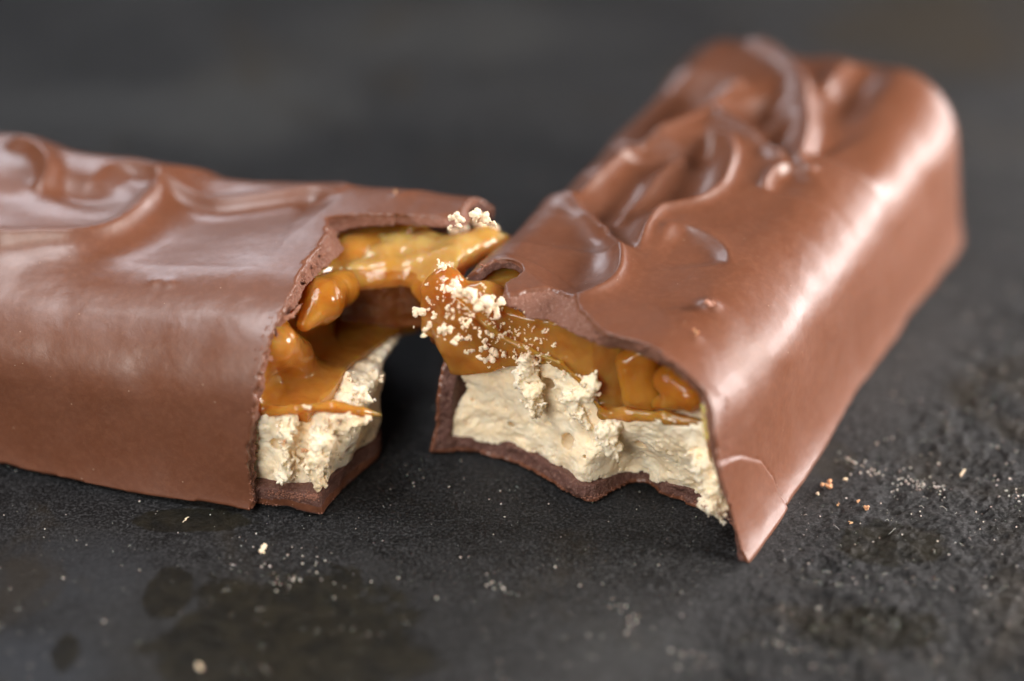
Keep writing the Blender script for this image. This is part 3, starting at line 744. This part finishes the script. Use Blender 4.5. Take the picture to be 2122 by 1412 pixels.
def at3(parent, px, py, z, size, meshes, name):
    o = link(name, meshes[int(cr.integers(len(meshes)))], parent, Vector(gp(px, py, z)) - parent.location)
    o.rotation_euler = tuple(cr.uniform(0, 6.28, 3)); o.scale = (size,) * 3
    return o
cr = np.random.default_rng(5)
for px, py, z, s_ in ((948, 468, 1.52, .10), (975, 458, 1.54, .13), (1003, 462, 1.52, .10), (1022, 478, 1.46, .09), (940, 480, 1.5, .06)):
    at3(rootS, px, py, z, s_, WHITE, 'crumb')
def bvh_of(root):
    V, P, off = [], [], 0
    for o in root.children_recursive:
        if o.type != 'MESH': continue
        n = len(o.data.vertices); a = np.empty(n * 3, np.float32); o.data.vertices.foreach_get('co', a)
        a = a.reshape(-1, 3) + np.array(root.location)
        V.append(a); nl = len(o.data.loops); l = np.empty(nl, np.int32); o.data.loops.foreach_get('vertex_index', l)
        tot = np.empty(len(o.data.polygons), np.int32); o.data.polygons.foreach_get('loop_total', tot)
        st = np.r_[0, np.cumsum(tot)[:-1]]
        P += [tuple((l[s:s + t] + off).tolist()) for s, t in zip(st, tot)]
        off += n
    return BVHTree.FromPolygons([tuple(v) for v in np.concatenate(V).tolist()], P)
BV = {'R': bvh_of(rootR), 'L': bvh_of(rootL), 'S': bvh_of(rootS)}
ROOT = {'R': rootR, 'L': rootL, 'S': rootS}
print('bvh', round(time.time() - T0, 1))
cr = np.random.default_rng(5)
def stick(which, px, py, size, meshes, name, stretch=None, label=None):
    """a crumb stuck to the surface seen at that point of the photo"""
    d = FW + RT * (px - 1061) / FPX - UP * (py - 706) / FPX; d /= np.linalg.norm(d)
    best = None
    for k in which:
        hit = BV[k].ray_cast(Vector(CAM), Vector(d))
        if hit[0] is not None and (best is None or hit[3] < best[1]): best = (hit, hit[3], k)
    if best is None: return None
    hit, _, k = best
    o = link(name, meshes[int(cr.integers(len(meshes)))], ROOT[k], hit[0] + hit[1] * size * .45 - ROOT[k].location)
    o.rotation_euler = tuple(cr.uniform(0, 6.28, 3)); s = size
    o.scale = (s * cr.uniform(.8, 1.1), s * cr.uniform(.6, 1), s * cr.uniform(.7, 1)) if stretch is None else tuple(s * x for x in stretch)
    if label: o['label'] = label
    return o
for px, py, s in ((985, 615, .15), (955, 605, .09), (1015, 632, .12), (1010, 620, .08), (878, 652, .10), (888, 680, .07), (950, 455, .09), (985, 450, .11), (1010, 462, .08), (935, 470, .05),
                  (905, 682, .075), (925, 690, .07), (940, 706, .075), (958, 700, .05), (968, 672, .06), (990, 690, .045), (1000, 640, .04), (935, 605, .06), (915, 600, .05), (930, 640, .05),
                  (1000, 712, .07), (1020, 730, .10), (1045, 728, .07), (1070, 742, .06), (975, 722, .05), (920, 560, .06), (912, 545, .04), (945, 612, .05), (1010, 690, .03), (1030, 705, .03),
                  (990, 745, .05), (965, 735, .04), (952, 660, .03), (1130, 735, .035), (1100, 740, .04), (1170, 770, .04), (1200, 785, .05), (1235, 815, .045), (890, 625, .04), (900, 655, .05), (880, 700, .05)):
    stick('RS', px, py, s, WHITE, 'crumb')
for i in range(200):
    a = cr.uniform(0, 1); px = 900 + 240 * a + cr.normal(0, 22); py = 610 + 130 * a + cr.normal(0, 32)
    stick('RS', px, py, cr.uniform(.008, .03), WHITE, 'crumb')
for px, py, s in ((745, 830, .07), (720, 858, .05), (760, 862, .05), (640, 845, .05), (712, 780, .07), (725, 790, .05), (785, 785, .05), (790, 857, .025), (700, 875, .06), (675, 885, .06), (770, 770, .035)):
    stick('L', px, py, s, WHITE, 'crumb')
for px, py, s in ((602, 640, .12), (648, 552, .05), (628, 590, .06), (590, 655, .07), (570, 690, .05), (555, 740, .05), (540, 800, .04), (665, 530, .05)):
    stick('L', px, py, s, FLAKE, 'chocolate_flake', (.5, .25, 1.3))
for px, py, s in ((590, 915, .05), (636, 935, .05)): stick('L', px, py, s, BROWN, 'chocolate_flake')
for px, py, s in ((1470, 633, .075), (1441, 692, .04), (1002, 553, .035), (820, 402, .035)): stick('RL', px, py, s, [FLAKE[0], BROWN[0]], 'sugar_grain')
# crumbly rims of the broken base and walls: one mass of tiny bits each
CHIP = M('chocolate_chip'); CHIP = CHIP.set(Base_Color=(.27, .115, .072, 1), Roughness=.6)
def rim(which, paths, count, size, spread, mat, label, name):
    r = np.random.default_rng(3); V, F = [], []
    for i in range(count):
        p = paths[int(r.integers(len(paths)))]; P = catmull(p, 4); q = P[int(r.integers(len(P)))]
        x, y = q + r.normal(0, spread, 2)
        d = FW + RT * (x - 1061) / FPX - UP * (y - 706) / FPX; d /= np.linalg.norm(d)
        hit = BV[which].ray_cast(Vector(CAM), Vector(d))
        if hit[0] is None: continue
        c = np.array(hit[0]); s = size * r.uniform(.4, 1.5)
        o8 = np.array([(1, 0, 0), (-1, 0, 0), (0, 1, 0), (0, -1, 0), (0, 0, 1), (0, 0, -1)]) * r.uniform(.6, 1.3, (6, 1)) * s
        A, _ = np.linalg.qr(r.normal(size=(3, 3))); k = len(V) * 1
        V += list(c + o8 @ A.T)
        F += [(k + a, k + b, k + e) for a, b, e in ((0, 2, 4), (2, 1, 4), (1, 3, 4), (3, 0, 4), (2, 0, 5), (1, 2, 5), (3, 1, 5), (0, 3, 5))]
    me = to_mesh(name, np.array(V) - np.array(ROOT[which].location), np.array(F), [mat])
    o = link(name, me, ROOT[which]); o['kind'] = 'stuff'
    return o
rim('R', [[(895, 940), (960, 938), (1040, 950), (1120, 990), (1190, 1030), (1240, 1033)], [(1240, 1033), (1300, 1008), (1370, 1020), (1460, 1050), (1515, 1080)],
          [(1505, 830), (1505, 900), (1500, 1000), (1520, 1080), (1540, 1140)], [(1290, 715), (1350, 725), (1400, 750), (1450, 785), (1490, 820)]], 1000, .0075, 4, CHIP, '', 'break_crumbs')
rim('L', [[(525, 1055), (520, 980), (528, 900), (525, 800), (545, 700), (590, 630), (650, 560)], [(540, 1045), (600, 1060), (665, 1072), (700, 1030)], [(560, 1020), (620, 1030), (655, 1030)]], 900, .0075, 4, CHIP, '', 'break_crumbs')

# crumbs lying on the slate
def on_slate(px, py, size, mesh, name, label, cat, scale=(1, 1, 1), group=None):
    x, y, _ = gp(px, py)
    z = float(ground_z(np.array([x]), np.array([y]))[0])
    o = link(name, mesh, None, (x, y, z + size * scale[2] * .5))
    o.rotation_euler = tuple(cr.uniform(-.5, .5, 2)) + (cr.uniform(0, 6),)
    o.scale = tuple(size * k for k in scale)
    return tag(o, label, cat, group)
on_slate(1715, 1008, .088, BROWN[0], 'chocolate_crumb', 'largest orange brown crumb on the slate, beside the lower right edge of the right bar', 'crumb', (1.1, .8, .7))
on_slate(1795, 1056, .034, BROWN[1], 'chocolate_crumb', 'small rounded orange crumb on the slate, right of the two others in its row', 'crumb')
on_slate(1763, 1079, .040, BROWN[2], 'chocolate_crumb', 'elongated orange crumb, the nearest of those right of the bar', 'crumb', (1.2, .5, .5))
on_slate(1778, 1038, .022, BROWN[1], 'chocolate_crumb', 'tiny orange crumb just behind the small rounded one on the slate', 'crumb')
on_slate(1737, 1042, .022, BROWN[2], 'chocolate_crumb', 'tiny orange crumb just in front of the largest orange crumb', 'crumb')
on_slate(1752, 992, .035, WHITE[1], 'nougat_crumb', 'pale crumb on the slate just right of the largest orange crumb', 'crumb', (.7, .7, 1.1))
on_slate(1695, 1021, .028, WHITE[2], 'nougat_crumb', 'small pale crumb on the slate just left of the largest orange crumb', 'crumb')
on_slate(1994, 976, .045, WHITE[3], 'nougat_crumb', 'slim white crumb standing alone on the slate at the far right', 'crumb', (1.1, .5, .5))
on_slate(545, 1138, .062, WHITE[4], 'nougat_crumb', 'pale pinkish crumb on the smooth slate in front of the left bar', 'crumb', (1, .9, .6))
on_slate(385, 1074, .040, WHITE[5], 'nougat_crumb', 'dull flat crumb on the dark stain below the left bar', 'crumb', (1.1, .7, .4))
on_slate(414, 1381, .055, WHITE[0], 'nougat_crumb', 'blurred white crumb at the bottom edge, left of the big greasy stain', 'crumb', (.9, .8, .7))

# dust, grit and lint: nobody could count them
def scatter(name, label, P, sizes, mat, flat=.7):
    r = np.random.default_rng(8); V, F = [], []
    o8 = np.array([(1, 0, 0), (-1, 0, 0), (0, 1, 0), (0, -1, 0), (0, 0, 1), (0, 0, -1)])
    n = len(P); off = np.arange(n)[:, None] * 6
    A = np.linalg.qr(r.normal(size=(n, 3, 3)))[0]
    S = o8[None] * r.uniform(.5, 1.4, (n, 6, 1)) * np.array(sizes)[:, None, None]
    V = (S @ A); V[:, :, 2] *= flat
    z = ground_z(P[:, 0], P[:, 1])
    V += np.c_[P, z + np.array(sizes) * .4][:, None]
    T = np.array(((0, 2, 4), (2, 1, 4), (1, 3, 4), (3, 0, 4), (2, 0, 5), (1, 2, 5), (3, 1, 5), (0, 3, 5)))
    F = (off[:, :, None] + T[None]).reshape(-1, 3)
    return tag(link(name, to_mesh(name, V.reshape(-1, 3), F, [mat])), label, None, None, 'stuff')
r = np.random.default_rng(21)
P = np.c_[r.uniform(-5, 5, 5200), r.uniform(-5, 3.5, 5200)]
keep = r.random(len(P)) < .36 + .64 * rough_mask(P[:, 0], P[:, 1])
P = P[keep]
extra = []
for (ax, ay), (bx, by), n, sp in (((1730, 940), (1820, 975), 40, 7), ((1850, 985), (1960, 1010), 60, 7), ((1330, 1350), (1480, 1370), 16, 14), ((470, 1150), (700, 1190), 34, 18), ((560, 1205), (610, 1205), 12, 8),
                                  ((1270, 1230), (1310, 1290), 16, 12), ((1020, 1200), (1050, 1230), 14, 8), ((500, 1360), (540, 1380), 5, 8), ((2060, 990), (2120, 1040), 22, 10), ((1560, 1320), (1660, 1340), 14, 10)):
    for i in range(n):
        t = r.random(); extra.append(gp(ax + (bx - ax) * t + r.normal(0, sp), ay + (by - ay) * t + r.normal(0, sp))[:2])
extra = np.array(extra)
scatter('dust', 'fine pale specks of dust spread over the slate', P, .0035 + .010 * r.random(len(P)) ** 5, PALE)
scatter('grit', 'little lines and patches of pale grit on the slate', extra, r.uniform(.004, .014, len(extra)), PALE)
def lint():
    V, F = [], []; r = np.random.default_rng(4)
    for i in range(260):
        x, y = r.uniform(-4, 4), r.uniform(-4.6, 0)
        if r.random() > .25 + .75 * rough_mask(np.array([x]), np.array([y]))[0]: continue
        a = r.uniform(0, 6.28); L = r.uniform(.02, .10); n = 6; bend = r.normal(0, 1.6); rad = .0018
        p = np.array([x, y, 0.0]); prev = None
        for k in range(n):
            z = ground_z(p[:1], p[1:2])[0] + .004 + .012 * math.sin(k / (n - 1) * 3.1)
            c = np.array([p[0], p[1], z]); s = len(V)
            nx = np.array([-math.sin(a), math.cos(a), 0])
            V += [c + nx * rad, c + np.array([0, 0, rad * 1.5]), c - nx * rad]
            if k: F += [(s - 3, s, s + 1, s - 2), (s - 2, s + 1, s + 2, s - 1), (s - 1, s + 2, s, s - 3)]
            a += bend / n; p = p + np.array([math.cos(a), math.sin(a), 0]) * L / n
    return tag(link('lint', to_mesh('lint', np.array(V), np.array(F), [PALE])), 'short pale lint fibres lying on the slate', None, None, 'stuff')
lint()
print('done', round(time.time() - T0, 1), sum(len(o.data.polygons) for o in SC.objects if o.type == 'MESH'))
